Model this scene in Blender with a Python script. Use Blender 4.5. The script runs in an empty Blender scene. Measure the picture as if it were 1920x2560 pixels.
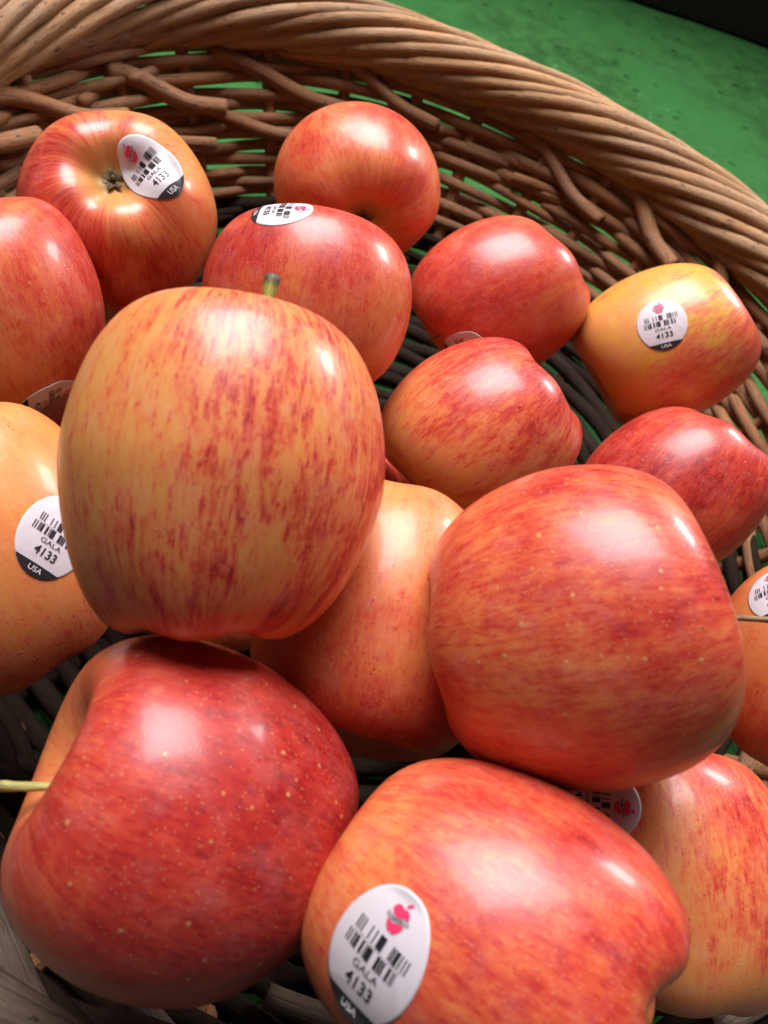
import bpy, bmesh, math, random
import numpy as np
from mathutils import Vector, Matrix, Quaternion
from mathutils.bvhtree import BVHTree
PI = math.pi
D = bpy.data
scn = bpy.context.scene
COL = scn.collection

# ------------------------------------------------------------------ camera, world, lamps, exposure
CAM_P = np.array([0., 0., .355])
CAM_F = np.array([0., .59763, -.80178]); CAM_R = np.array([.92186, .31070, .23159]); CAM_U = np.array([-.38751, .73913, .55094])
cam = D.objects.new('camera', D.cameras.new('camera')); COL.objects.link(cam)
m = Matrix.Identity(4)
for i in range(3):
    m[i][0] = CAM_R[i]; m[i][1] = CAM_U[i]; m[i][2] = -CAM_F[i]; m[i][3] = CAM_P[i]
cam.matrix_world = m
cam.data.sensor_fit = 'VERTICAL'; cam.data.sensor_height = 24; cam.data.lens = 17.99
cam.data.clip_start = .01; cam.data.clip_end = 50
cam.data.dof.use_dof = True; cam.data.dof.focus_distance = .245; cam.data.dof.aperture_fstop = 12.0
scn.camera = cam
w = D.worlds.new('World'); scn.world = w; w.use_nodes = True
w.node_tree.nodes['Background'].inputs[0].default_value = (1., .93, .9, 1)
w.node_tree.nodes['Background'].inputs[1].default_value = .05
def lamp(name, direction, dist, sx, sy, power, col, target=(0, .2, .13)):
    l = D.lights.new(name, 'AREA'); l.shape = 'RECTANGLE'; l.size = sx; l.size_y = sy; l.energy = power; l.color = col
    o = D.objects.new(name, l); COL.objects.link(o)
    d = Vector(direction).normalized(); o.location = Vector(target)+d*dist
    o.rotation_euler = d.to_track_quat('Z', 'Y').to_euler(); return o
lamp('window_light', (.50, .80, .42), 2.2, .50, .40, 24, (1., .97, .96))
lamp('overhead_light', (-.25, .38, .89), 1.6, 1.15, 1.2, 22.5, (1., .945, .965), (0, .30, .13)).data.spread = math.radians(96)
scn.view_settings.view_transform = 'Standard'; scn.view_settings.look = 'None'
scn.view_settings.exposure = 0; scn.view_settings.gamma = 1

# ------------------------------------------------------------------ helpers
def link(name, me, parent=None, mat=None):
    o = D.objects.new(name, me); COL.objects.link(o)
    if parent is not None: o.parent = parent
    if mat is not None and me is not None and not me.materials: me.materials.append(mat)
    return o
def tag(o, label=None, category=None, group=None, kind=None):
    if label: o['label'] = label
    if category: o['category'] = category
    if group: o['group'] = group
    if kind: o['kind'] = kind
    return o
def mesh(name, V, F, smooth=True, uv=None):
    me = D.meshes.new(name); me.from_pydata([tuple(map(float, v)) for v in V], [], [tuple(map(int, f)) for f in F])
    if uv is not None:
        l = me.uv_layers.new(name='UVMap'); l.data.foreach_set('uv', np.asarray(uv, 'f').ravel())
    if smooth: me.polygons.foreach_set('use_smooth', [True]*len(me.polygons))
    me.update(); return me
class NT:
    def __init__(s, name):
        s.m = D.materials.new(name); s.m.use_nodes = True; s.t = s.m.node_tree; s.b = s.t.nodes['Principled BSDF']
    def n(s, typ, **kw):
        n = s.t.nodes.new(typ)
        for k, v in kw.items(): setattr(n, k, v)
        return n
    def put(s, sock, v):
        if hasattr(v, 'is_output'): s.t.links.new(v, sock)
        elif isinstance(v, (tuple, list, np.ndarray)) and sock.type == 'RGBA' and len(v) == 3: sock.default_value = (*v, 1)
        else: sock.default_value = v
    def math(s, op, a, b=0., c=0., clamp=False):
        n = s.n('ShaderNodeMath', operation=op, use_clamp=clamp)
        for i, v in enumerate((a, b, c)): s.put(n.inputs[i], v)
        return n.outputs[0]
    def vmath(s, op, a, b=(0, 0, 0)):
        n = s.n('ShaderNodeVectorMath', operation=op); s.put(n.inputs[0], a)
        if op == 'SCALE': s.put(n.inputs[3], b)
        else: s.put(n.inputs[1], b)
        return n.outputs[1] if op in ('DOT_PRODUCT', 'LENGTH') else n.outputs[0]
    def noise(s, vec, scale, detail=3, rough=.55, dist=0):
        n = s.n('ShaderNodeTexNoise'); s.put(n.inputs['Vector'], vec); n.inputs['Scale'].default_value = scale
        n.inputs['Detail'].default_value = detail; n.inputs['Roughness'].default_value = rough; n.inputs['Distortion'].default_value = dist
        return n.outputs['Fac']
    def step(s, v, a, b):
        n = s.n('ShaderNodeMapRange', interpolation_type='SMOOTHSTEP'); s.put(n.inputs[0], v); n.inputs[1].default_value = a; n.inputs[2].default_value = b
        return n.outputs[0]
    def mix(s, f, a, b, mode='MIX'):
        n = s.n('ShaderNodeMix', data_type='RGBA', blend_type=mode); s.put(n.inputs[0], f); s.put(n.inputs[6], a); s.put(n.inputs[7], b)
        return n.outputs[2]
    def ramp(s, v, stops):
        n = s.n('ShaderNodeValToRGB'); s.put(n.inputs[0], v); e = n.color_ramp.elements
        while len(e) < len(stops): e.new(.5)
        for q, (p, c) in zip(e, stops): q.position = p; q.color = (*c, 1)
        return n.outputs[0]
    def comb(s, x, y, z):
        n = s.n('ShaderNodeCombineXYZ')
        for i, v in enumerate((x, y, z)): s.put(n.inputs[i], v)
        return n.outputs[0]
    def bump(s, h, strength, dist):
        n = s.n('ShaderNodeBump'); s.put(n.inputs['Height'], h); n.inputs['Strength'].default_value = strength; n.inputs['Distance'].default_value = dist
        s.t.links.new(n.outputs[0], s.b.inputs['Normal']); return n
    def set(s, **kw):
        for k, v in kw.items(): s.put(s.b.inputs[k.replace('_', ' ')], v)
        return s.m
def flat(name, col, rough=.5, spec=.5):
    t = NT(name); t.set(Base_Color=col, Roughness=rough); t.b.inputs['Specular IOR Level'].default_value = spec; return t.m
# ---- apple surface: profile turned round the core, five lobes at the blossom end
PROF = np.array([(0.0,.46),(.05,.47),(.11,.53),(.17,.64),(.25,.76),(.36,.86),(.50,.905),(.64,.875),(.79,.76),(.91,.56),(.98,.30),
                 (1.0,.03),(.975,-.25),(.905,-.50),(.795,-.69),(.66,-.815),(.52,-.875),(.385,-.87),(.265,-.80),(.16,-.71),(.07,-.67),(0.0,-.66)])
def catmull(P, n):
    P = np.asarray(P, float); Q = np.vstack([2*P[0]-P[1], P, 2*P[-1]-P[-2]])
    out = []
    for t in np.linspace(0, len(P)-1-1e-9, n):
        i = int(t); f = t-i; a, b, c, d = Q[i], Q[i+1], Q[i+2], Q[i+3]
        out.append(.5*((2*b)+(-a+c)*f+(2*a-5*b+4*c-d)*f*f+(-a+3*b-3*c+d)*f**3))
    return np.array(out)
def apple_points(seed, ez, taper, nu=80, nv=64, lb=1.):
    """unit apple (radius about 1), stem end towards +z; ez stretches it along the core"""
    rg = np.random.default_rng(seed)
    pr = catmull(PROF, nv); th = np.linspace(0, 2*np.pi, nu, endpoint=False)
    rho = pr[1:-1, 0][:, None]; z = pr[1:-1, 1][:, None]; T = th[None]
    p5, p1, p2, p3 = rg.uniform(0, 6.28, 4); q = rg.uniform(-1, 1, 8)
    low = np.clip((.25-z)/1.1, 0, 1)**1.6; hi = np.clip((z-.1)/.8, 0, 1)**1.5
    lobe = np.cos(5*(T-p5))
    r = rho*(1+.030*lb*low*lobe+.022*np.cos(2*(T-p2))*(.6+.4*q[0])+.012*hi*np.cos(3*(T-p3)))
    r = r*(1-taper*np.clip(-z, 0, 1)*rho)
    zz = z*(1+.0*lobe)
    w = np.clip(rho/.3, 0, 1)
    zz = zz-low*.042*lb*lobe*w+hi*w*(.05*np.cos(T-p1)+.022*np.cos(2*T+p3))-low*w*.035*np.cos(T-p2+q[1])
    x = r*np.cos(T); y = r*np.sin(T)
    zz = zz+0*T
    s = 1+.006*np.sin(3.1*x+4*q[2]*3)*np.sin(2.7*zz+q[3]*3)+.005*np.sin(4.3*y+q[4]*3)
    x, y = x*s, y*s
    x = x+.03*q[5]*zz*zz; y = y+.03*q[6]*zz*zz
    top = np.array([0, 0, pr[0, 1]]); bot = np.array([0, 0, pr[-1, 1]])
    V = np.stack([x, y, zz], -1).reshape(-1, 3)
    V = np.vstack([V, top, bot]); V[:, 2] *= ez
    return V
def apple_faces(nu=80, nv=64):
    m = nv-2; F = []
    for i in range(m-1):
        for j in range(nu):
            k = (j+1) % nu; F.append((i*nu+j, (i+1)*nu+j, (i+1)*nu+k, i*nu+k))
    t = m*nu
    for j in range(nu):
        k = (j+1) % nu; F.append((t, j, k)); F.append((t+1, (m-1)*nu+k, (m-1)*nu+j))
    return F
def frame_from_axis(a, spin):
    a = np.array(a, float); a /= np.linalg.norm(a)
    h = np.array([0, 0, 1.]) if abs(a[2]) < .9 else np.array([1., 0, 0])
    x = np.cross(h, a); x /= np.linalg.norm(x); y = np.cross(a, x)
    c, s = math.cos(spin), math.sin(spin)
    return np.stack([x*c+y*s, -x*s+y*c, a], 1)     # columns: local axes

# ------------------------------------------------------------------ materials: fruit
def skin_material(R, seed, red, blush, bk, stripe, fine, speck, lent, big=.35, warm=0., zlen=1., hol=.40):
    """apple skin: red streaks running from stem to blossom end over a yellow ground colour"""
    t = NT('apple_skin')
    tc = t.n('ShaderNodeTexCoord').outputs['Object']
    P = t.vmath('SCALE', tc, 1/R)
    sp = t.n('ShaderNodeSeparateXYZ'); t.put(sp.inputs[0], P); x, y, z = sp.outputs; zl = zlen
    rho = t.math('SQRT', t.math('ADD', t.math('MULTIPLY', x, x), t.math('ADD', t.math('MULTIPLY', y, y), .002)))
    dx, dy = t.math('DIVIDE', x, rho), t.math('DIVIDE', y, rho)
    off = (seed*3.17, seed*1.31, seed*7.7)
    wob = t.noise(t.vmath('ADD', P, off), 2.2, 2)
    zz = t.math('ADD', z, 0)
    S1 = t.vmath('ADD', t.comb(t.math('ADD', dx, t.math('MULTIPLY', wob, .25)), dy, t.math('MULTIPLY', zz, .22*zl)), off)
    S2 = t.vmath('ADD', t.comb(t.math('ADD', dx, t.math('MULTIPLY', wob, .12)), dy, t.math('MULTIPLY', zz, .24*zl)), off)
    st1 = t.noise(S1, 5.5, 4, .62); st2 = t.noise(S2, 17, 3, .65)
    S3 = t.vmath('ADD', t.comb(dx, dy, t.math('MULTIPLY', zz, .55)), off)
    st3 = t.noise(S3, 8, 4, .7, .6)
    bg = t.noise(t.vmath('ADD', P, off), 1.3, 3, .5); mot = t.noise(t.vmath('ADD', P, off), 16, 4, .7); mid = t.noise(t.vmath('ADD', P, off), 5, 3, .6, .5)
    mval = t.math('ADD', red, t.math('MULTIPLY', t.vmath('DOT_PRODUCT', P, tuple(float(q) for q in blush)), bk))
    cr1 = t.step(st1, .43, .57); cr2 = t.step(t.noise(t.vmath('ADD', t.comb(dx, dy, t.math('MULTIPLY', zz, .42*zl)), off), 15, 2, .5), .50, .62)
    cr3 = t.step(t.noise(t.vmath('ADD', t.comb(dx, dy, t.math('MULTIPLY', zz, .30)), off), 42, 2, .6), .52, .66)
    cr4 = t.step(t.noise(t.vmath('ADD', t.comb(dx, dy, t.math('MULTIPLY', zz, .22)), off), 27, 3, .6), .47, .62)
    for v, k in ((cr4, stripe*.20), (bg, big*2), (cr1, stripe*.08), (cr2, stripe*.16), (cr3, stripe*.24+.05), (st1, stripe*1.05), (st2, stripe*.85), (st3, stripe*1.1), (mot, fine*1.1), (mid, fine*.9+.10)):
        mval = t.math('ADD', mval, t.math('MULTIPLY', t.math('SUBTRACT', v, .5), k))
    # fine dark red specks where the skin is pale
    vo = t.n('ShaderNodeTexVoronoi', feature='F1'); t.put(vo.inputs['Vector'], t.vmath('ADD', P, off)); vo.inputs['Scale'].default_value = 27
    sd = t.math('MULTIPLY', t.math('SUBTRACT', 1, t.step(vo.outputs['Distance'], .10, .34)), t.step(t.noise(P, 9, 2), .42, .62))
    mval = t.math('ADD', mval, t.math('MULTIPLY', sd, speck))
    # the hollows at both ends stay yellow-green
    hs = t.math('SUBTRACT', 1, t.step(rho, .16, .50))
    mval = t.math('SUBTRACT', mval, t.math('MULTIPLY', hs, hol))
    Y = (.66, .235+warm*.08, .064-warm*.01); c = t.ramp(mval, [(.0, (.66, .28, .075)), (.22, Y), (.38, (.66, .19, .062)), (.55, (.60, .100, .040)), (.72, (.50, .043, .027)), (.88, (.37, .020, .017)), (1., (.25, .010, .011))])
    c = t.mix(t.math('MULTIPLY', t.math('SUBTRACT', 1, t.step(rho, .06, .36)), .7), c, (.34, .25, .07))
    # lenticels: small pale corky dots, sparse and uneven in size
    vl = t.n('ShaderNodeTexVoronoi', feature='F1'); t.put(vl.inputs['Vector'], t.vmath('ADD', P, off)); vl.inputs['Scale'].default_value = 11
    cr = t.n('ShaderNodeSeparateColor'); t.t.links.new(vl.outputs['Color'], cr.inputs[0])
    sz = t.math('MULTIPLY_ADD', cr.outputs[0], .12, .075)
    q = t.math('DIVIDE', vl.outputs['Distance'], sz)
    le = t.math('MULTIPLY', t.math('SUBTRACT', 1, t.step(q, .2, 1.2)), t.math('GREATER_THAN', cr.outputs[1], .35))
    c = t.mix(t.math('MULTIPLY', le, lent), c, (.62, .36, .14))
    vs = t.n('ShaderNodeTexVoronoi', feature='F1'); t.put(vs.inputs['Vector'], t.vmath('ADD', P, off)); vs.inputs['Scale'].default_value = 30
    l2 = t.math('SUBTRACT', 1, t.step(vs.outputs['Distance'], .10, .22))
    c = t.mix(t.math('MULTIPLY', l2, .36), c, (.66, .40, .18))
    wax = t.noise(t.vmath('ADD', P, off), 4.5, 4, .65)
    scar = t.math('MULTIPLY', t.step(t.noise(t.vmath('ADD', P, (seed*9.1, 4, 2)), 3.1, 7, .75), .635, .69), .5)
    c = t.mix(scar, c, (.30, .15, .07))
    nick = t.math('MULTIPLY', t.step(t.noise(t.vmath('ADD', t.vmath('MULTIPLY', P, (3., 1., 1.4)), (seed*2.3, 1, 7)), 7, 2, .4), .79, .81), .7)
    c = t.mix(nick, c, (.13, .05, .03))
    c = t.mix(t.math('MULTIPLY', t.step(wax, .45, .75), .10), c, (.62, .42, .42))
    fb = t.noise(P, 75, 3, .6)
    t.bump(t.math('ADD', t.math('MULTIPLY', fb, .22), t.math('ADD', t.math('MULTIPLY', wax, .35), t.math('ADD', t.math('MULTIPLY', le, .25), t.math('MULTIPLY', l2, .08)))), .20, .0010)
    t.set(Base_Color=c, Roughness=t.math('MULTIPLY_ADD', wax, .18, .29))
    b = t.b
    b.inputs['Specular IOR Level'].default_value = .5
    b.inputs['Coat Weight'].default_value = .20; b.inputs['Coat Roughness'].default_value = .13
    b.inputs['Subsurface Weight'].default_value = .05; b.inputs['Subsurface Radius'].default_value = (1., .35, .12); b.inputs['Subsurface Scale'].default_value = .004
    return t.m
def stem_material(c1, c2, tip):
    t = NT('apple_stem'); tc = t.n('ShaderNodeTexCoord').outputs['UV']
    s = t.n('ShaderNodeSeparateXYZ'); t.put(s.inputs[0], tc)
    n = t.noise(t.comb(t.math('MULTIPLY', s.outputs[0], 6), t.math('MULTIPLY', s.outputs[1], 160), 0), 1.5, 3)
    c = t.mix(t.step(n, .35, .65), c1, c2)
    c = t.mix(t.step(t.math('ADD', s.outputs[1], t.math('MULTIPLY', n, .004)), tip, tip+.004), c, (.07, .045, .03))
    t.bump(n, .5, .0006); t.set(Base_Color=c, Roughness=.55); return t.m
M_PAPER = NT('sticker_paper'); M_PAPER.set(Base_Color=(.62, .58, .615), Roughness=.42); M_PAPER = M_PAPER.m
M_INK = flat('black_ink', (.018, .016, .02), .4); M_BAND = flat('black_band_ink', (.022, .022, .026), .4)
M_PINK = flat('pink_red_ink', (.70, .035, .12), .45); M_GREY = flat('grey_ink', (.30, .30, .31), .45); M_WHITE = flat('white_ink', (.78, .75, .76), .45)
def calyx_material():
    t = NT('dried_calyx'); tc = t.n('ShaderNodeTexCoord').outputs['Object']
    n = t.noise(tc, 900, 3); t.set(Base_Color=t.mix(t.step(n, .35, .65), (.16, .12, .045), (.045, .03, .016)), Roughness=.8); return t.m
M_CALYX = calyx_material()

# ------------------------------------------------------------------ fruit builders
def tube(path, rad, sides=10, cap=True, jitter=0, rnd=None, uvoff=0.):
    P = np.asarray(path, float); n = len(P); rad = np.asarray(rad, float)*np.ones(n)
    T = np.gradient(P, axis=0); T /= np.linalg.norm(T, axis=1)[:, None]
    a = np.array([0, 0, 1.]) if abs(T[0][2]) < .9 else np.array([1., 0, 0])
    N = np.cross(T[0], a); N /= np.linalg.norm(N)
    L = np.r_[0, np.cumsum(np.linalg.norm(np.diff(P, axis=0), axis=1))]
    V = []; ph = np.linspace(0, 2*PI, sides, endpoint=False)
    ell = 1+(.06*rnd.uniform(-1, 1) if rnd else 0)
    for i in range(n):
        N = N-T[i]*(N@T[i]); N /= np.linalg.norm(N); B = np.cross(T[i], N)
        V.append(P[i]+rad[i]*(np.cos(ph)[:, None]*N*ell+np.sin(ph)[:, None]*B/ell))
    V = np.concatenate(V); F = []; UV = []
    for i in range(n-1):
        for j in range(sides):
            k = (j+1) % sides; F.append((i*sides+j, i*sides+k, (i+1)*sides+k, (i+1)*sides+j))
            u0, u1 = j/sides, (j+1)/sides; UV += [(u0, L[i]+uvoff), (u1, L[i]+uvoff), (u1, L[i+1]+uvoff), (u0, L[i+1]+uvoff)]
    if cap:
        F.append(tuple(range(sides))[::-1]); UV += [(.5, L[0]+uvoff)]*sides
        F.append(tuple((n-1)*sides+j for j in range(sides))); UV += [(.5, L[-1]+uvoff)]*sides
    return V, F, UV
TEXT = {}
def text_mesh(s, bold=0.):
    if (s, bold) not in TEXT:
        cu = D.curves.new('lettering', 'FONT'); cu.body = s; cu.size = 1; cu.resolution_u = 3; cu.offset = bold; cu.align_x = 'CENTER'
        o = D.objects.new('lettering', cu); COL.objects.link(o); dg = bpy.context.evaluated_depsgraph_get(); dg.update()
        me = o.evaluated_get(dg).to_mesh(); V = np.array([v.co[:] for v in me.vertices]); F = [tuple(p.vertices) for p in me.polygons]
        o.evaluated_get(dg).to_mesh_clear(); D.objects.remove(o)
        V[:, 0] -= (V[:, 0].min()+V[:, 0].max())/2; V[:, 1] -= V[:, 1].min()
        TEXT[(s, bold)] = (V/max(V[:, 1].max(), 1e-6), F)       # cap height 1
    return TEXT[(s, bold)]
def quads(rects):
    V = []; F = []
    for x0, y0, x1, y1, sk in rects:
        i = len(V); V += [(x0, y0), (x1, y0), (x1+sk, y1), (x0+sk, y1)]; F.append((i, i+1, i+2, i+3))
    return np.array(V), F
def bars():
    rg = random.Random(4133); R_ = []
    # two stacked rows of bars with a fine zigzag between them
    def row(y0, y1, x, pat):
        for wd, gap in pat:
            R_.append((x, y0, x+wd, y1, 0)); x += wd+gap
    row(1.75, 4.1, -6.1, [(.28, .35), (.28, .42), (.28, 1.5), (.26, .9), (.26, .75), (1.45, 1.6), (.26, .2), (.34, .22), (.85, .35), (.30, .55), (.24, .5), (.26, .2)])
    row(-1.15, 1.15, -6.7, [(.26, .38), (.26, .48), (.22, .16), (.22, .16), (.62, .7), (.55, .5), (.2, .18), (1.3, 1.2), (.72, .2), (.42, .18), (.42, .8), (.6, .45), (.22, .25), (.22, .2)])
    x = -5.6
    while x < 5.8:
        wd = rg.uniform(.12, .28); y = rg.choice((1.28, 1.42, 1.56)); R_.append((x, y-.07, x+wd, y+.05, rg.uniform(-.1, .1))); x += wd+rg.uniform(.05, .25)
    return quads(R_)
BARS = bars()
EMB_TOP = [(-2.2, 8.1), (-2.1, 8.8), (-1.6, 9.4), (-.8, 9.6), (0, 9.3), (.8, 9.6), (1.6, 9.35), (2.1, 8.7), (2.2, 8.2), (1.2, 8.15), (.3, 7.65), (-.5, 7.35), (-1.4, 7.5)]
EMB_LOW = [(-2.0, 6.5), (-1.2, 6.2), (-.3, 6.2), (.5, 6.6), (1.3, 7.0), (2.1, 7.0), (1.9, 6.0), (1.2, 5.0), (.5, 4.55), (0, 4.75), (-.5, 4.55), (-1.3, 5.0), (-1.8, 5.7)]
EMB_BAND = [(-2.7, 6.7), (-1.5, 6.5), (-.4, 6.5), (.5, 6.9), (1.4, 7.3), (2.7, 7.4), (2.8, 8.1), (1.3, 8.0), (.3, 7.5), (-.5, 7.2), (-1.5, 7.3), (-2.8, 7.6)]
EMB_LEAF = [(.1, 9.7), (.2, 10.3), (.8, 10.9), (1.4, 11.0), (1.2, 10.4), (.7, 10.0)]
def make_sticker(root, bvh, data):
    """oval paper label laid on the skin; its print lies on it as thin ink"""
    c, n, up, L, W = data
    c, n, up = Vector(c), Vector(n).normalized(), Vector(up)
    a1 = n.orthogonal().normalized(); a2 = n.cross(a1); acc = n.copy()
    for j in range(12):
        for rr in (.004, .0085):
            acc += bvh.find_nearest(c+(a1*math.cos(j*PI/6)+a2*math.sin(j*PI/6))*rr)[1]
    n = acc.normalized(); up = (up-n*up.dot(n)).normalized(); rt = up.cross(n).normalized()
    sy, sx = L/24.0, W/19.0
    rg = random.Random(int(abs(c.x)*1e6)); ph = rg.uniform(0, 6)
    def onto(u, v, h):
        p = c+rt*(u*sx)+up*(v*sy)
        for hh in (.02,):
            q = bvh.ray_cast(p+n*hh, -n)
            if q[0] is None: q = bvh.find_nearest(p)
        cr = .00012*math.exp(-((u*.8+v*.55-3-ph*.5)/.55)**2)*max(0, u/9)+.00012*math.exp(-((v*.9-u*.35+5)/.6)**2)*max(0, -u/9)
        p2 = q[0]; dd = (p2-c).dot(n); lo = -.0014-.07*(abs(u*sx)+abs(v*sy))
        if dd < lo: p2 = p2+n*(lo-dd)        # paper bridges the hollow instead of diving into it
        return p2+q[1]*(h+cr)
    H0 = .00016
    V = [onto(0, 0, H0)]; F = []; NR, NS = 20, 72
    for i in range(1, NR+1):
        for j in range(NS):
            a = 2*PI*j/NS; V.append(onto(9.5*i/NR*math.cos(a), 12*i/NR*math.sin(a), H0))
    for j in range(NS):
        a = 2*PI*j/NS; V.append(onto(9.55*math.cos(a), 12.05*math.sin(a), -.0003))
    for j in range(NS): F.append((0, 1+j, 1+(j+1) % NS))
    for i in range(NR):
        for j in range(NS):
            k = (j+1) % NS; F.append((1+i*NS+j, 1+(i+1)*NS+j, 1+(i+1)*NS+k, 1+i*NS+k))
    st = link('sticker', mesh('sticker', V, F), root, M_PAPER)
    def printed(name, V2, F2, mat, h=.00033, par=st):
        return link(name, mesh(name, [onto(a, b, h) for a, b in V2], F2), par, mat)
    V2, F2 = BARS; printed('barcode', V2, F2, M_INK)
    VV, FF = [], []
    for s, hgt, x0, y0, stretch, bold in (('GALA', 1.35, 0, -3.2, 1.25, 0), ('4133', 2.45, 0, -6.6, .98, .014)):
        tv, tf = text_mesh(s, bold); o = len(VV)
        sp = 1.0
        VV += [(x*hgt*stretch+x0, y*hgt+y0) for x, y in tv[:, :2]]; FF += [tuple(i+o for i in f) for f in tf]
    printed('lettering', VV, FF, M_INK)
    # black cap at the foot of the oval with the country in white
    yb = -8.8; a0 = math.asin(yb/12); seg = 14
    arc = [(9.5*math.cos(t), 12*math.sin(t)) for t in np.linspace(a0, -PI-a0, seg+1)]
    VV = []; FF = []
    rows = 5
    for i, (x, y) in enumerate(arc):
        for k in range(rows+1): VV.append((x, y+(yb-y)*k/rows))
    for i in range(seg):
        for k in range(rows): FF.append((i*(rows+1)+k, i*(rows+1)+k+1, (i+1)*(rows+1)+k+1, (i+1)*(rows+1)+k))
    FF = [f[::-1] for f in FF]
    printed('origin_band', VV, FF, M_BAND, .00031)
    tv, tf = text_mesh('USA', .004); printed('country_lettering', [(x*1.5, y*1.4-10.85) for x, y in tv[:, :2]], tf, M_WHITE, .00040)
    ek = lambda P: [(x*.86, (y-7.5)*.86+7.6) for x, y in P]
    em = printed('emblem', ek(EMB_TOP+EMB_LOW+EMB_LEAF), [tuple(range(len(EMB_TOP)))[::-1], tuple(range(len(EMB_TOP), len(EMB_TOP)+len(EMB_LOW))), tuple(range(len(EMB_TOP)+len(EMB_LOW), len(EMB_TOP)+len(EMB_LOW)+len(EMB_LEAF)))[::-1]], M_PINK)
    printed('emblem_ribbon', ek(EMB_BAND), [tuple(range(len(EMB_BAND)))], M_GREY, .00038)
    tv, tf = text_mesh('Stemilt', .004)
    def rib(x): return 6.62+.55*(1/(1+math.exp(-x*2.2)))*1.15
    printed('emblem_lettering', ek([(x*.62, y*.5+rib(x*.62)) for x, y in tv[:, :2]]), tf, M_INK, .00044)
    return st
def polar(M):
    U, S_, Vt = np.linalg.svd(np.array(M)); return U@Vt
LOBE = {1: .6, 2: .8, 5: .0, 7: .4, 10: .5, 14: .8}
def make_apple(key, d, look, label, calyx=False, group=None, detail=1.0):
    M_ = np.array(d['M']); Q = polar(M_); R = d['R']; seed = int(key)
    nu, nv = (96, 72) if detail >= 1 else (40, 32)
    V = apple_points(seed, d['ez'], d['tp'], nu, nv, LOBE.get(seed, .35))*R@M_.T@Q
    root = D.objects.new('apple', None); COL.objects.link(root); root.empty_display_size = .02
    root.matrix_world = Matrix.Translation(Vector(d['p'])) @ Matrix(Q.tolist()).to_4x4()
    tag(root, label, 'apple', group)
    F = apple_faces(nu, nv)
    look = dict(look); bl = np.array(look.pop('blush')); bl = bl[0]*CAM_R+bl[1]*CAM_U-bl[2]*CAM_F; bl = bl/np.linalg.norm(bl)@Q
    link('skin', mesh('skin', V, F), root, skin_material(R, seed, blush=bl, **look))
    bvh = BVHTree.FromPolygons([tuple(v) for v in V], F)
    if 'stem' in d:
        z0 = np.array([0, 0, .45*R*d['ez']]); e = np.array(d['stem']); s = look_stem.get(key, {})
        side = np.cross(e, [.3, .5, 1]); side /= np.linalg.norm(side); bend = s.get('bend', .0015)
        ts = np.linspace(0, 1, 14); r0 = s.get('r', .0011)
        path = [z0+np.array([0, 0, 1])*np.linalg.norm(e)*.25*4*t*(1-t)*.5+e*t+side*bend*math.sin(PI*t) for t in ts]
        rad = [r0*(1.25-.35*min(1, t*4)+s.get('flare', .5)*max(0, (t-.65)/.35)**1.6) for t in ts]
        rad = [q*(1+.07*math.sin(9*t+seed)+.05*math.sin(23*t+seed*2)) for q, t in zip(rad, ts)]; rad[-1] *= .8
        Vt, Ft, UV = tube(path, rad, 10); rs = random.Random(seed)
        for q in range(len(Vt)-10, len(Vt)): Vt[q] += np.array(d['stem'])/np.linalg.norm(d['stem'])*rs.uniform(-.0004, .0004)
        ln = np.linalg.norm(np.diff(np.array(path), axis=0), axis=1).sum()
        link('stem', mesh('stem', Vt, Ft, uv=UV), root, stem_material(s.get('c1', (.30, .26, .05)), s.get('c2', (.20, .15, .04)), ln*.93))
    if calyx:
        z0 = -.64*R*d['ez']; V_, F_ = [], []; rg = random.Random(seed)
        for k in range(5):
            a = 2*PI*k/5+rg.uniform(-.15, .15); ca, sa = math.cos(a), math.sin(a); o = len(V_); ln = rg.uniform(.0038, .0052)
            for i, (t, wd, hz) in enumerate(((0, .0012, .0002), (.35, .0015, -.0018), (.7, .0011, -.0030), (1., .0003, -.0022+rg.uniform(-.001, .001)))):
                for sgn in (-1, 1):
                    V_.append((ca*ln*t-sa*wd*sgn, sa*ln*t+ca*wd*sgn, z0+hz))
                V_.append((ca*ln*t, sa*ln*t, z0+hz-.0004))
            for i in range(3):
                b = o+i*3; F_ += [(b, b+2, b+5, b+3), (b+2, b+1, b+4, b+5)]
        cx = link('calyx', mesh('calyx', V_, F_), root, M_CALYX)
        o = link('calyx_tuft', mesh('calyx_tuft', *tube([(0, 0, z0+.001), (.0003, 0, z0-.0015), (.0006, .0004, z0-.0036)], [.0016, .0012, .0007], 7)[:2]), cx, M_CALYX)
    if 'sticker' in d: make_sticker(root, bvh, d['sticker'])
    return root

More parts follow.
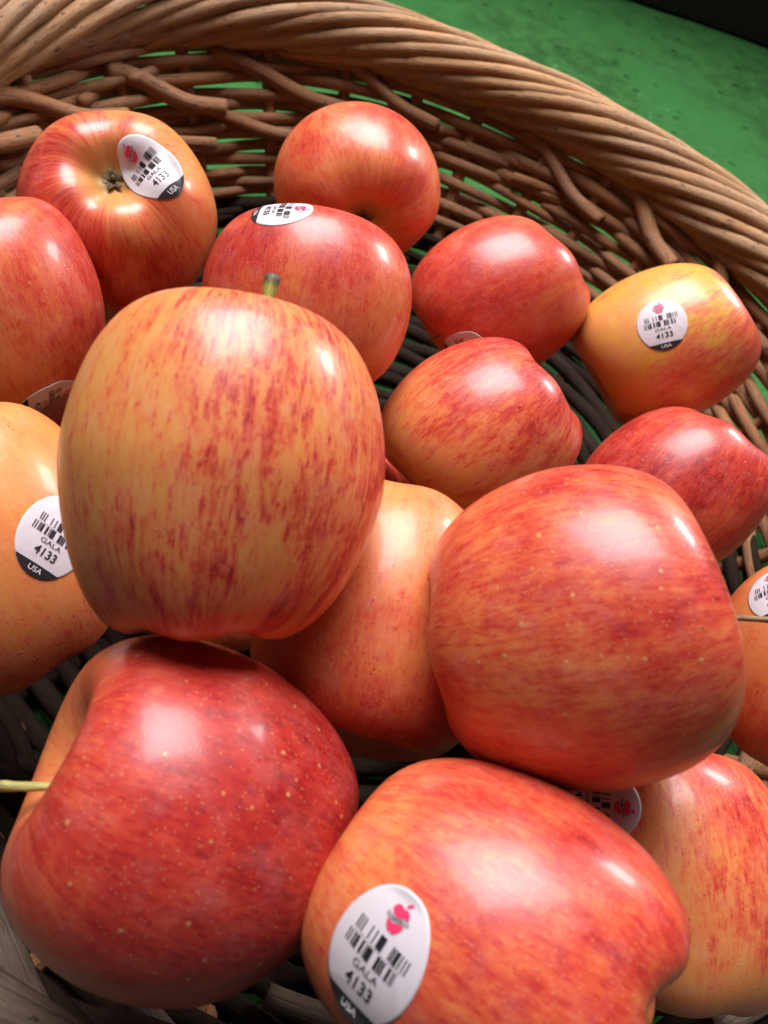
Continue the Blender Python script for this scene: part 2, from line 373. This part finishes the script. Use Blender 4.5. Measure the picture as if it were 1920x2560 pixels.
# ------------------------------------------------------------------ setting: green table cover and the dark crate behind
def green_material():
    t = NT('green_cover'); tc = t.n('ShaderNodeTexCoord').outputs['Object']
    a = t.noise(tc, 38, 4, .65); b = t.noise(tc, 170, 3, .6); c_ = t.noise(tc, 6, 3)
    col = t.mix(t.step(a, .30, .70), (.019, .078, .019), (.043, .150, .038)); col = t.mix(t.step(c_, .35, .7), col, (.034, .15, .036))
    vo = t.n('ShaderNodeTexVoronoi', feature='F1'); t.put(vo.inputs['Vector'], tc); vo.inputs['Scale'].default_value = 62
    cr = t.n('ShaderNodeSeparateColor'); t.t.links.new(vo.outputs['Color'], cr.inputs[0])
    pit = t.math('MULTIPLY', t.math('SUBTRACT', 1, t.step(vo.outputs['Distance'], .12, .34)), t.math('GREATER_THAN', cr.outputs[0], .72))
    fl = t.math('MULTIPLY', t.math('SUBTRACT', 1, t.step(vo.outputs['Distance'], .06, .2)), t.math('LESS_THAN', cr.outputs[0], .14))
    col = t.mix(t.math('MULTIPLY', pit, .35), col, (.004, .03, .008)); col = t.mix(t.math('MULTIPLY', fl, .3), col, (.22, .42, .26))
    t.bump(t.math('SUBTRACT', t.math('ADD', t.math('MULTIPLY', a, 1.), t.math('MULTIPLY', b, .5)), t.math('MULTIPLY', pit, .6)), .9, .006)
    t.b.inputs['Specular IOR Level'].default_value = .12; t.set(Base_Color=col, Roughness=.95); return t.m
def sheet(x0, x1, y0, y1, n):
    rg = np.random.default_rng(3); xs = np.linspace(x0, x1, n); ys = np.linspace(y0, y1, n); V = []; F = []
    for i, x in enumerate(xs):
        for j, y in enumerate(ys):
            V.append((x, y, .0012*math.sin(x*23+1.3*math.sin(y*17))*math.sin(y*19+x*7)-.0012))
    for i in range(n-1):
        for j in range(n-1): F.append((i*n+j, (i+1)*n+j, (i+1)*n+j+1, i*n+j+1))
    o = len(V)                                      # unseen front edge, added to cut green bounce light; the cover hangs down
    for r_ in (1, 2, 3):
        for i, x in enumerate(xs): V.append((x, y0-.012*r_-.012*math.sin(x*14)*(r_-1), -.004-.14*(r_-1)-.012*r_))
    for r_ in range(3):
        for i in range(n-1):
            a, b_ = (i*n, (i+1)*n) if r_ == 0 else (o+(r_-1)*n+i, o+(r_-1)*n+i+1); F.append((a, o+r_*n+i, o+r_*n+i+1, b_))
    return V, F
g = link('ground', mesh('ground', *sheet(-3, 3, -.13, 4, 120)), None, green_material()); tag(g, kind='structure')
def wood_dark():
    t = NT('dark_crate_wood'); tc = t.n('ShaderNodeTexCoord').outputs['Object']
    mp = t.n('ShaderNodeMapping'); t.put(mp.inputs[0], tc); mp.inputs['Scale'].default_value = (3, 40, 40)
    n = t.noise(mp.outputs[0], 1.2, 4, .6, .6)
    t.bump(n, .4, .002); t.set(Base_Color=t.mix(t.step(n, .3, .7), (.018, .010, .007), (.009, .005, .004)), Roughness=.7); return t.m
def box_mesh(name, sx, sy, sz, bev=.003):
    bm = bmesh.new(); bmesh.ops.create_cube(bm, size=1); bmesh.ops.scale(bm, vec=(sx, sy, sz), verts=bm.verts)
    bmesh.ops.bevel(bm, geom=bm.edges[:], offset=bev, segments=1, affect='EDGES'); me = D.meshes.new(name); bm.to_mesh(me); bm.free(); return me
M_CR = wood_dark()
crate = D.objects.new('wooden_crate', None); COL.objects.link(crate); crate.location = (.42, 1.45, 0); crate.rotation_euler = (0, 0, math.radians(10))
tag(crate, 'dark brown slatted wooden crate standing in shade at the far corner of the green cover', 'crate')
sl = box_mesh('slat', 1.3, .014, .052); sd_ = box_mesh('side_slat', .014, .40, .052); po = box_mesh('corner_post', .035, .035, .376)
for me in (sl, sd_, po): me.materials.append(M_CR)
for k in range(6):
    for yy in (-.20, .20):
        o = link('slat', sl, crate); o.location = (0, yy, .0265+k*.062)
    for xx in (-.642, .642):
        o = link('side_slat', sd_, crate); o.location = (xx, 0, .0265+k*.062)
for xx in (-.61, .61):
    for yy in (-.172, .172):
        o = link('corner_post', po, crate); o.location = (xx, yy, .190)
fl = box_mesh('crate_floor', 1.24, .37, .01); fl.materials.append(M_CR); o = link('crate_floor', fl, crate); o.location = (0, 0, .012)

# ------------------------------------------------------------------ wicker basket
def willow(name, c1, c2, c3, grey):
    t = NT(name); tx = t.n('ShaderNodeTexCoord'); uv = tx.outputs['UV']; ob = tx.outputs['Object']
    s = t.n('ShaderNodeSeparateXYZ'); t.put(s.inputs[0], uv); inf = t.n('ShaderNodeObjectInfo').outputs['Random']
    u = t.math('MULTIPLY', s.outputs[0], 2*PI); cu, su = t.math('COSINE', u), t.math('SINE', u)
    rv = t.math('MULTIPLY', inf, 37.)
    G = t.comb(t.math('MULTIPLY', cu, 2.4), t.math('MULTIPLY', su, 2.4), t.math('MULTIPLY_ADD', s.outputs[1], 22, rv))
    G2 = t.comb(t.math('MULTIPLY', cu, 1.), t.math('MULTIPLY', su, 1.), t.math('MULTIPLY_ADD', s.outputs[1], 55, rv))
    G3 = t.comb(t.math('MULTIPLY', cu, 9), t.math('MULTIPLY', su, 9), t.math('MULTIPLY_ADD', s.outputs[1], 30, rv)); fine = t.noise(G3, 1.1, 4, .7)
    grain = t.math('ADD', t.math('MULTIPLY', t.noise(G, 2.2, 5, .7), .55), t.math('MULTIPLY', fine, .45)); blot = t.noise(G2, .9, 4, .6); st = t.noise(ob, 30, 3)
    c = t.mix(t.step(grain, .38, .60), c1, c2); c = t.mix(t.math('MULTIPLY', t.step(blot, .50, .72), .6), c, c3)
    c = t.mix(t.math('MULTIPLY', t.step(t.math('ADD', st, t.math('MULTIPLY', inf, .18)), .48, .72), grey), c, (.40, .31, .22))
    sp = t.noise(G2, 3.4, 2); c = t.mix(t.math('MULTIPLY', t.step(sp, .62, .70), .85), c, (.035, .018, .010))
    br = t.math('MULTIPLY_ADD', t.noise(t.comb(rv, 0, 0), 3.3, 1), 1.0, .48); c = t.mix(1., c, t.comb(br, br, br), 'MULTIPLY')
    t.bump(t.math('ADD', t.math('MULTIPLY', grain, 1.3), t.math('MULTIPLY', sp, .5)), .8, .0011); t.set(Base_Color=c, Roughness=.58); t.b.inputs['Specular IOR Level'].default_value = .35; return t.m
M_RIM = willow('peeled_willow', (.51, .285, .125), (.36, .180, .068), (.21, .095, .037), .24)
M_WEAVE = willow('stained_willow', (.37, .165, .062), (.24, .098, .035), (.12, .046, .018), .12)
M_BASE = willow('shade_dark_willow', (.024, .014, .008), (.014, .008, .005), (.008, .005, .003), .02)  # shade of floor, low rows and near wall painted into the colour
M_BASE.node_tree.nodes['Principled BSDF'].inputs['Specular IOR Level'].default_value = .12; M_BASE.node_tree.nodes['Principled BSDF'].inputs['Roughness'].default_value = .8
M_OLD_SHADE = willow('weathered_shaded_willow', (.120, .082, .062), (.075, .050, .038), (.045, .028, .020), .20)  # weathered grey, with the near side's shade painted into it
M_CUT = flat('cut_willow', (.11, .05, .028), .8)
BC = np.array([-.016, .2635]); RZ = .138; BR = .286
basket = D.objects.new('wicker_basket', None); COL.objects.link(basket); basket.location = (BC[0], BC[1], 0)
tag(basket, 'round brown willow basket with a thick twisted border, heaped with apples', 'basket')
rnd = random.Random(11)
def cyl(th, r, z):
    dt = (th-math.radians(118)+PI) % (2*PI)-PI
    r = r+.016*math.exp(-(dt/.62)**2)*max(0, min(1, z/.1))      # the basket is a little out of round
    dt = (th-math.radians(305)+PI) % (2*PI)-PI; r = r+.036*math.exp(-(dt/.80)**2)*max(0, min(1, (z-.012)/.1))
    return np.array([r*math.cos(th), r*math.sin(th), z])
NB = 56; AC, BCZ = .0155, .0165; RCEN, ZCEN = BR-.019, RZ-.0185
def rod_path(t0, span, f0, f1, n, wob, lift=0.):
    """a border rod: creeps round the rim while it winds over the border from inside to outside"""
    pts = []; p1, p2 = rnd.uniform(0, 6), rnd.uniform(0, 6)
    for i in range(n):
        t = i/(n-1); th = t0-span*t; f = f0+(f1-f0)*t
        k = 1+wob*math.sin(5*t+p1)*.5+lift
        f += .05*math.sin(7*t+p2)
        dt = (th-math.radians(150)+PI) % (2*PI)-PI; g = math.exp(-(dt/.55)**2)
        pts.append(cyl(th, RCEN+AC*k*(1+.18*g)*math.cos(f)+.012*g, ZCEN+BCZ*k*(1+.18*g)*math.sin(f)+.009*g))
    return pts
for i in range(NB):
    t0 = PI/2+2*PI*i/NB+rnd.uniform(-.012, .012)
    r0 = rnd.uniform(.0038, .0048)
    pth = rod_path(t0, 1.38, math.radians(262), math.radians(-48), 64, .10)
    tt = np.linspace(0, 1, 64); rad = r0*(1.08-.50*tt**1.6)*(1+.035*np.sin(tt*31+i)+.02*np.sin(tt*73+2*i))
    for kk in range(3): rad = rad*(1+rnd.uniform(.06, .16)*np.exp(-((tt-rnd.random())/.012)**2))
    V, F, UV = tube(pth, rad, 10, rnd=rnd, uvoff=rnd.uniform(0, 5)); mid = (t0-.69) % (2*PI); link('border_rod', mesh('border_rod', V, F, uv=UV), basket, M_OLD_SHADE if math.radians(200) < mid < math.radians(325) else M_RIM)  # rods on the near side get the willow with painted shade
# core of the border, hidden between the rods
V, F, UV = tube([cyl(a, RCEN, ZCEN) for a in np.linspace(0, 2*PI, 121)], .0095, 10, cap=False); link('border_core', mesh('border_core', V, F, uv=UV), basket, M_WEAVE)
def wall_r(z): return .262-(.108-z)*.56
NS = 34
for i in range(NS):
    th = PI/2+2*PI*(i+.5)/NS+rnd.uniform(-.02, .02); a1 = rnd.uniform(-.03, .03)
    pts = [cyl(th+a1*(z-.05), wall_r(z), z) for z in np.linspace(.008, .118, 12)]
    V, F, UV = tube(pts, rnd.uniform(.0038, .0046), 9, rnd=rnd, uvoff=rnd.uniform(0, 5)); link('stake', mesh('stake', V, F, uv=UV), basket, M_WEAVE)
row = 0; z = .014
while z < .112:
    k = 5; st0 = rnd.uniform(0, 2*PI); up = z > .05
    for j in range(k):
        a0 = st0+2*PI*j/k; span = 2*PI/k+.30; n = 90; r0 = rnd.uniform(.0034, .0042); ph = rnd.uniform(0, 6); dz = rnd.uniform(-.0012, .0012)
        pts = []
        for q in range(n):
            t = q/(n-1); th = a0+span*t
            wv = math.cos(NS/2*(th-PI/2-PI/NS)+PI*row+PI/2*0); wv = math.copysign(abs(wv)**.8, wv)
            zz = z+dz*.6+(.0012 if up else .0006)*math.sin(2*th+row)+.0007*math.sin(9*th+2*ph)+.0016*(t-.5)
            ex = 0.
            if t > .93 and j % 2 == 0: ex = -(t-.93)/.07*.006
            pts.append(cyl(th, wall_r(zz)+.0042*wv+ex, zz-.0018*wv))
        tt = np.linspace(0, 1, n); rad = r0*(1-.16*tt)*(1+.05*np.sin(tt*27+ph)); rad[:6] *= np.linspace(.35, 1, 6)
        V, F, UV = tube(pts, rad, 8, rnd=rnd, uvoff=rnd.uniform(0, 5)); link('weaver_rod', mesh('weaver_rod', V, F, uv=UV), basket, (M_WEAVE if row > 4 else M_BASE) if not math.radians(195) < (a0+span/2) % (2*PI) < math.radians(330) else M_BASE)  # low rows and near wall get the shade-dark colour
    row += 1; z += (.0054 if z < .075 else .0056)*rnd.uniform(.92, 1.08)
# butt ends of the border rods, cut off inside below the border
for i in range(24):
    if i % 6 == 1: continue
    th = PI/2+2*PI*i/24+rnd.uniform(-.05, .05)
    for rowk in (0, 1):
        if rowk and rnd.random() < .5: continue
        r0 = rnd.uniform(.0042, .0053) if rowk == 0 else rnd.uniform(.0036, .0044)
        span = rnd.uniform(.26, .36) if rowk == 0 else rnd.uniform(.30, .42); z1 = (.090 if rowk == 0 else .074)+rnd.uniform(-.004, .004); z0 = z1+rnd.uniform(.003, .009)
        pts = [cyl(th+.1*rowk-span*t, wall_r(z0+(z1-z0)*t)-.0085-.005*t-.002*rowk+(.013 if rowk == 0 else .016)*.5*(1+math.cos(PI*min(1, t/.75))), z0+(z1-z0)*t**1.2+(.012 if rowk == 0 else .005)*.5*(1+math.cos(PI*min(1, t/.75)))) for t in np.linspace(0, 1, 22)]
        rad = np.full(22, r0)*(1+.03*np.sin(np.linspace(0, 9, 22)+i))
        V, F, UV = tube(pts, rad, 12, rnd=rnd, uvoff=rnd.uniform(0, 5)); o = link('cut_rod_end', mesh('cut_rod_end', V, F, uv=UV), basket, M_OLD_SHADE if math.radians(200) < (th-.15) % (2*PI) < math.radians(325) else M_WEAVE); o.data.materials.append(M_CUT); o.data.polygons[-1].material_index = 1; o.data.polygons[-1].use_smooth = False; o.data.polygons[-2].use_smooth = False
# woven base
for k in range(15):
    rr = .203-.0125*k
    pts = [cyl(a, rr, .010+.0022*math.sin(10*a+PI*k)) for a in np.linspace(0, 2*PI, 97)]
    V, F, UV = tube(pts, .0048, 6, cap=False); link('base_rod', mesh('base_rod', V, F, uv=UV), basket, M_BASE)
for k in range(6):
    a = PI*k/6; pts = [np.array([math.cos(a)*s, math.sin(a)*s, .0055+.0001*k]) for s in np.linspace(-.2, .2, 9)]
    V, F, UV = tube(pts, .0045, 6); link('base_stick', mesh('base_stick', V, F, uv=UV), basket, M_BASE)

# ------------------------------------------------------------------ the apples
look_stem = {10: dict(r=.0014, flare=1.0, c1=(.36, .36, .07), c2=(.22, .24, .05), bend=.001), 12: dict(r=.0008, flare=.2, c1=(.22, .15, .05), c2=(.16, .07, .035), bend=.001),
             13: dict(r=.00115, flare=.1, c1=(.42, .38, .10), c2=(.30, .28, .08), bend=.0015), 4: dict(r=.0009, flare=.2, bend=.001)}
L_ = lambda red, blush, bk, stripe, fine, speck, lent, big=.35, warm=0., zlen=1., hol=.40: dict(red=red, blush=blush, bk=bk, stripe=stripe, fine=fine, speck=speck, lent=lent, big=big, warm=warm, zlen=zlen, hol=hol)
G_ = 'apples heaped in the wicker basket'
APPLES = {
 1: (L_(.56, (-.6, -.5, .3), .32, .42, .16, .05, .15), 'apple with its blossom hollow facing up and an oval sticker, left against the basket wall', True),
 2: (L_(.53, (.3, .3, .2), .08, .26, .14, .05, .2), 'orange-red apple without a sticker farthest back by the basket wall, hollow facing down', True),
 3: (L_(.62, (-.2, .8, .3), .16, .22, .20, .20, .5), 'pink-red apple behind the big striped one, a sticker lying flat on its top', False),
 4: (L_(.63, (-.3, -.1, .6), .10, .20, .24, .05, .15), 'blotchy red apple left of the yellow one, sticker half hidden at its lower edge', False),
 5: (L_(.40, (.7, -.2, .1), .30, .34, .16, .0, .1, .5, 1.5), 'yellow and orange apple with a round sticker, farthest right against the basket wall', False),
 6: (L_(.54, (.4, .5, .2), .34, .46, .24, .15, .4), 'orange apple with slanting red streaks in the middle of the basket', False),
 7: (L_(.78, (0, .3, .6), .10, .34, .18, .0, .4), 'deep red apple with a white gleam, directly below the yellow apple', False),
 8: (L_(.49, (.8, .4, -.1), .24, .30, .18, .1, .5), 'orange apple with a red shoulder cut off by the left edge, above the yellow one', False),
 9: (L_(.33, (.2, -.4, .0), .16, .28, .20, .34, .2), 'pale yellow-orange apple with a large sticker at the left edge of the heap', False),
 10: (L_(.50, (.75, -.25, .1), .17, .80, .32, .20, .1, .28, 0., .85), 'large yellow apple with red blotches and a short green stem on top of the heap', False),
 11: (L_(.47, (.0, -.6, .2), .12, .18, .24, .28, .3), 'freckled orange apple sunk in the shade between the two biggest apples', False),
 12: (L_(.645, (.2, .2, .3), .10, .36, .28, .0, .8, .3), 'big red-orange apple lying on its side with a thin stem pointing right', False),
 13: (L_(.70, (.75, .1, .3), .26, .24, .20, .0, .8, .3, 0., 1., .12), 'big dark red apple with pale dots and a long yellow-green stem pointing left', False),
 14: (L_(.625, (.5, .2, .2), .16, .30, .28, .0, .1, .3), 'glossy red apple nearest the front with a creased oval sticker on its left side', True),
 15: (L_(.43, (.5, .5, .1), .24, .44, .26, .22, .2), 'mottled yellow and red apple at lower right, sticker tucked under the apple above', True),
 16: (L_(.42, (-.2, -.5, .2), .16, .22, .18, .24, .2), 'orange apple cut off by the right edge behind the thin stem', False),
}
APPLE_DATA = {
 '1': {'p': [-0.15034, 0.2502, 0.14047], 'R': 0.0389, 'ez': 0.99, 'tp': 0.04, 'M': [[-0.5533, 0.8451, -0.1728], [0.6774, 0.5765, 0.4236], [0.4177, 0.1259, -0.8907]], 'sticker': [[-0.00075, 0.01393, -0.03352], [0.167, -0.518, -0.839], [0.76, -0.475, 0.444], 0.0285, 0.0205]},
 '2': {'p': [-0.07225, 0.33315, 0.14013], 'R': 0.038, 'ez': 0.92, 'tp': 0.04, 'M': [[0.8329, 0.4945, -0.4167], [0.4043, 0.2093, 0.8567], [0.52, -0.8295, -0.0939]], 'stem': [0.00565, -0.01062, 0.01598]},
 '3': {'p': [-0.05895, 0.22956, 0.15267], 'R': 0.038, 'ez': 0.958, 'tp': 0.03, 'M': [[0.5826, -0.8364, -0.2531], [0.6285, 0.1244, 0.7314], [-0.5573, -0.6166, 0.5281]], 'sticker': [[-0.0297, -0.00971, 0.0243], [-0.717, -0.273, 0.642], [0.422, -0.902, 0.088], 0.0225, 0.0175], 'stem': [0.00676, 0.00732, 0.02002]},
 '4': {'p': [0.01128, 0.31538, 0.12661], 'R': 0.038, 'ez': 1.009, 'tp': 0.03, 'M': [[0.663, 0.5165, -0.5995], [0.0709, -0.7385, -0.6422], [-0.7344, 0.4162, -0.5165]], 'sticker': [[-0.00317, 0.026, 0.03112], [0.097, 0.621, 0.778], [-0.293, 0.765, -0.574], 0.0235, 0.019], 'stem': [0.0011, -0.00471, 0.02151]},
 '5': {'p': [0.09615, 0.33191, 0.12803], 'R': 0.0393, 'ez': 1.017, 'tp': 0.04, 'M': [[0.5146, -0.6776, -0.6204], [-0.7989, -0.3054, -0.4596], [0.1874, 0.6808, -0.6853]], 'sticker': [[0.01849, 0.0352, 0.00125], [0.492, 0.866, -0.091], [-0.836, 0.441, -0.327], 0.0235, 0.0215]},
 '6': {'p': [0.02377, 0.22546, 0.12895], 'R': 0.038, 'ez': 1.003, 'tp': 0.04, 'M': [[-0.324, -0.8264, -0.502], [-0.5234, 0.5509, -0.6316], [0.7896, 0.0279, -0.6021]]},
 '7': {'p': [0.11668, 0.25559, 0.11229], 'R': 0.0377, 'ez': 1.0, 'tp': 0.04, 'M': [[-0.9618, 0.0166, -0.3803], [0.2093, 0.7128, -0.6394], [0.2097, -0.7002, -0.6662]]},
 '8': {'p': [-0.15736, 0.18098, 0.13693], 'R': 0.0355, 'ez': 1.021, 'tp': 0.04, 'M': [[-0.2659, -0.7739, -0.5045], [0.8566, -0.4412, 0.3595], [-0.4689, -0.3222, 0.8416]], 'sticker': [[-0.01878, -0.01058, -0.03156], [-0.346, -0.476, -0.809], [0.678, -0.722, 0.135], 0.023, 0.019]},
 '9': {'p': [-0.10437, 0.09335, 0.13306], 'R': 0.038, 'ez': 1.05, 'tp': 0.04, 'M': [[-0.5787, -0.01, -0.7573], [-0.4072, -0.848, 0.4324], [-0.6497, 0.54, 0.5713]], 'sticker': [[-0.03265, 0.01409, -0.00349], [-0.925, 0.351, -0.144], [-0.376, -0.8, 0.468], 0.0245, 0.0205]},
 '10': {'p': [-0.03742, 0.102, 0.20581], 'R': 0.038, 'ez': 1.023, 'tp': 0.13, 'M': [[-0.7708, 0.5228, -0.2937], [-0.474, -0.2988, 0.8479], [0.3741, 0.7836, 0.5141]], 'stem': [-0.00491, 0.00067, 0.0336]},
 '11': {'p': [0.01033, 0.11202, 0.15752], 'R': 0.038, 'ez': 1.025, 'tp': 0.04, 'M': [[-0.121, -0.9436, 0.171], [-0.3172, -0.0738, -0.971], [0.9463, -0.1365, -0.3362]]},
 '12': {'p': [0.05263, 0.10515, 0.20075], 'R': 0.0375, 'ez': 0.983, 'tp': 0.08, 'M': [[0.2356, 0.5645, 0.7677], [-0.9848, 0.0406, 0.2319], [0.0782, -0.8339, 0.5591]], 'stem': [-0.00157, 0.01181, 0.02972]},
 '13': {'p': [-0.01453, 0.03953, 0.16755], 'R': 0.0367, 'ez': 0.995, 'tp': 0.04, 'M': [[-0.3191, -0.059, -0.9361], [0.3528, -0.9412, -0.0445], [-0.8774, -0.3544, 0.3337]], 'stem': [0.0055, 0.01141, 0.0233]},
 '14': {'p': [0.05559, 0.03915, 0.18411], 'R': 0.033, 'ez': 1.05, 'tp': 0.04, 'M': [[-0.067, -0.4331, -0.9591], [-0.7831, -0.5334, 0.2087], [-0.5423, 0.7375, -0.3598]], 'sticker': [[0.00429, 0.03277, 0.01433], [0.062, 0.988, 0.142], [-0.989, 0.08, -0.127], 0.026, 0.0185]},
 '15': {'p': [0.11387, 0.08139, 0.13589], 'R': 0.0375, 'ez': 1.005, 'tp': 0.04, 'M': [[-0.6938, 0.621, -0.3506], [-0.4023, 0.0551, 0.9174], [0.5936, 0.7768, 0.219]], 'sticker': [[0.03563, -0.00052, 0.01715], [0.98, -0.039, 0.194], [0.057, 0.994, -0.088], 0.0235, 0.019]},
 '16': {'p': [0.16151, 0.16635, 0.14184], 'R': 0.0356, 'ez': 1.006, 'tp': 0.04, 'M': [[0.5022, 0.8268, -0.1064], [-0.7585, 0.4687, 0.493], [0.4292, -0.1868, 0.8955]], 'sticker': [[-0.01156, -0.0269, 0.02681], [-0.306, -0.768, 0.562], [-0.82, 0.513, 0.254], 0.022, 0.019]},
 'fill': [[0.0467, 0.1698, 0.062], [-0.0546, 0.1493, 0.0638], [-0.144, 0.258, 0.0604], [0.0196, 0.2648, 0.0599], [-0.123, 0.1851, 0.0621], [-0.0289, 0.2181, 0.0599], [0.1072, 0.1992, 0.0603]]}
for k, (lk, lab, cal) in APPLES.items():
    make_apple(k, APPLE_DATA[str(k)], lk, lab, cal, G_)
for i, p in enumerate(APPLE_DATA['fill']):
    rg = random.Random(i); ax = (rg.uniform(-1, 1), rg.uniform(-1, 1), rg.uniform(-1, 1))
    d = dict(p=p, R=.034, ez=1., tp=.05, M=frame_from_axis(ax, i).tolist())
    make_apple(30+i, d, L_(rg.uniform(.45, .7), (0, 0, 1), .05, .3, .2, .1, .2), 'apple of the lower layer, buried in shade under the others', False, 'apples buried under the top layer', .5)
